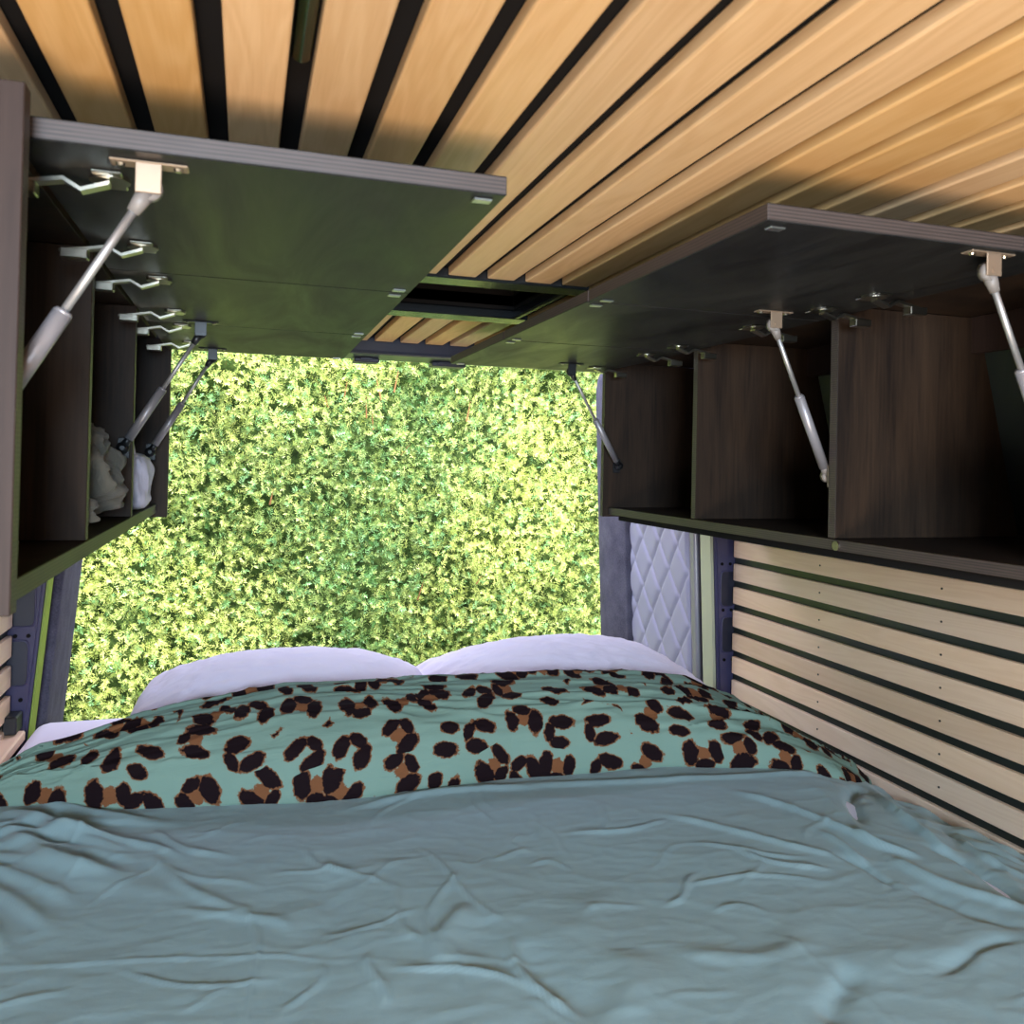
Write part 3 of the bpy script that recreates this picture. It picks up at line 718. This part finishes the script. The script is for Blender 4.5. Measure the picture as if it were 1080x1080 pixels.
# ------------------------------------------------------------------ outside: ground and hedge
bm = bmesh.new(); box(bm, -14, 14, -14, 14, -1.72, -1.66); gr = obj('ground', bm, GROUND); gr['kind'] = 'structure'; gr['label'] = 'pale paving outside the van'
hg = empty('hedge', (.5, 3.9, -1.66)); setp(hg, 'tall dense sunlit yew hedge filling the view behind the open rear doors', 'hedge')
HI = Matrix.Translation(hg.location).inverted()
def hy(x, z): return 3.72 + .10*noise.noise(Vector((x*1.3, z*1.3, 2))) + .07*noise.noise(Vector((x*4.2, z*4.2, 7))) + .04*noise.noise(Vector((x*11, z*11, 9)))
n1, n2 = 150, 90; gx = np.linspace(-3.6, 5.2, n1); gz = np.linspace(-1.66, 1.05, n2)
V = [(x, hy(x, z)+.10+(.3 if z > 1.0 else 0), z) for x in gx for z in gz]
F = list(map(tuple, grid_faces(n1, n2))); b0 = len(V)
for x in gx: V += [(x, 5.0, -1.66), (x, 5.0, 1.05)]
for i in range(n1-1): F.append((i*n2+n2-1, (i+1)*n2+n2-1, b0+2*(i+1)+1, b0+2*i+1)); F.append((b0+2*i, b0+2*i+1, b0+2*i+3, b0+2*i+2))
co = nmesh('inner_branches', V, F, CORE, hg); co.matrix_parent_inverse = HI
def sprigs(count, xr, zr):
    xx = rng.uniform(*xr, count); zz = rng.uniform(*zr, count)
    P0 = np.array([(x, hy(x, z), z) for x, z in zip(xx, zz)])
    P0[:, 1] += rng.uniform(-.05, .10, count)
    D = np.stack([rng.normal(0, .45, count), -np.abs(rng.normal(.75, .35, count)), rng.normal(.30, .5, count)], 1)
    D /= np.linalg.norm(D, axis=1)[:, None]; return P0, D
A1 = sprigs(25000, (-1.25, 2.35), (-1.30, .75)); A2 = sprigs(5200, (-3.6, 5.2), (-1.66, 1.05))
P0 = np.concatenate([A1[0], A2[0]]); D = np.concatenate([A1[1], A2[1]]); n = len(P0)
rv = rng.normal(size=(n, 3)); S1 = np.cross(D, rv); S1 /= np.linalg.norm(S1, axis=1)[:, None]; S2 = np.cross(D, S1)
LN = 13
L = .040*rng.uniform(.6, 1.35, n)
patch = np.array([noise.noise(Vector((p[0]*1.1, p[2]*1.1, 4)))+.5*noise.noise(Vector((p[0]*3.5, p[2]*3.5, 14))) for p in P0])
young = np.clip(.56+.75*patch-.10*(P0[:, 0]-.5)+rng.normal(0, .25, n), 0, 1)
c_old = np.array([.085, .21, .055]); c_new = np.array([.66, .72, .22])
COLR = c_old[None]*(1-young[:, None])+c_new[None]*young[:, None]
COLR *= rng.uniform(.75, 1.2, n)[:, None]
blue = (rng.random(n) < .11); COLR[blue] = np.array([.26, .50, .20])*rng.uniform(.8, 1.2, blue.sum())[:, None]
VV, CC = [], []
for q in range(LN):
    t = q/(LN-1); ang = q*2.4 + rng.uniform(-.4, .4, n)
    flat = .55
    side = (S1*np.cos(ang)[:, None] + S2*np.sin(ang)[:, None]*flat)
    base = P0 + D*(L*t)[:, None]
    fwd = .35+.75*t
    dr = side + D*fwd + rng.normal(0, .12, (n, 3)); dr /= np.linalg.norm(dr, axis=1)[:, None]
    ln = .021*(1-.35*t)*rng.uniform(.8, 1.2, n)
    wv = np.cross(dr, D+.3*S2); wv /= (np.linalg.norm(wv, axis=1)[:, None]+1e-6)
    w = .0021*rng.uniform(.8, 1.25, n)
    a = base; b = base+dr*(ln*.5)[:, None]+wv*w[:, None]; c = base+dr*ln[:, None]; d = base+dr*(ln*.5)[:, None]-wv*w[:, None]
    VV.append(np.stack([a, b, c, d], 1)); cc = COLR*(.85+.3*t); CC.append(np.repeat(np.concatenate([cc, np.ones((n, 1))], 1)[:, None], 4, 1))
V = np.stack(VV, 1).reshape(-1, 3); C = np.stack(CC, 1).reshape(-1, 4)
F = np.arange(len(V)).reshape(-1, 4)
fo = nmesh('foliage', V, F, LEAF, hg, True, C); fo.matrix_parent_inverse = HI
for (x, z) in ((.33, .22), (.40, .27), (.50, .18), (.56, .26), (.62, .30), (.53, .13), (.95, .18), (.66, .02), (1.0, -.55), (.1, -.2), (.74, -.62)):
    a = Vector((x, hy(x, z)-.03, z)); b = a+Vector((random.uniform(-.03, .03), -.04, random.uniform(.04, .10)))
    bm = bmesh.new(); cyl(bm, a, b, .004, .001, n=6)
    tw = obj('dry_shoot', bm, TWIG, hg); tw['label'] = 'rust brown dry shoot'; tw.matrix_parent_inverse = HI
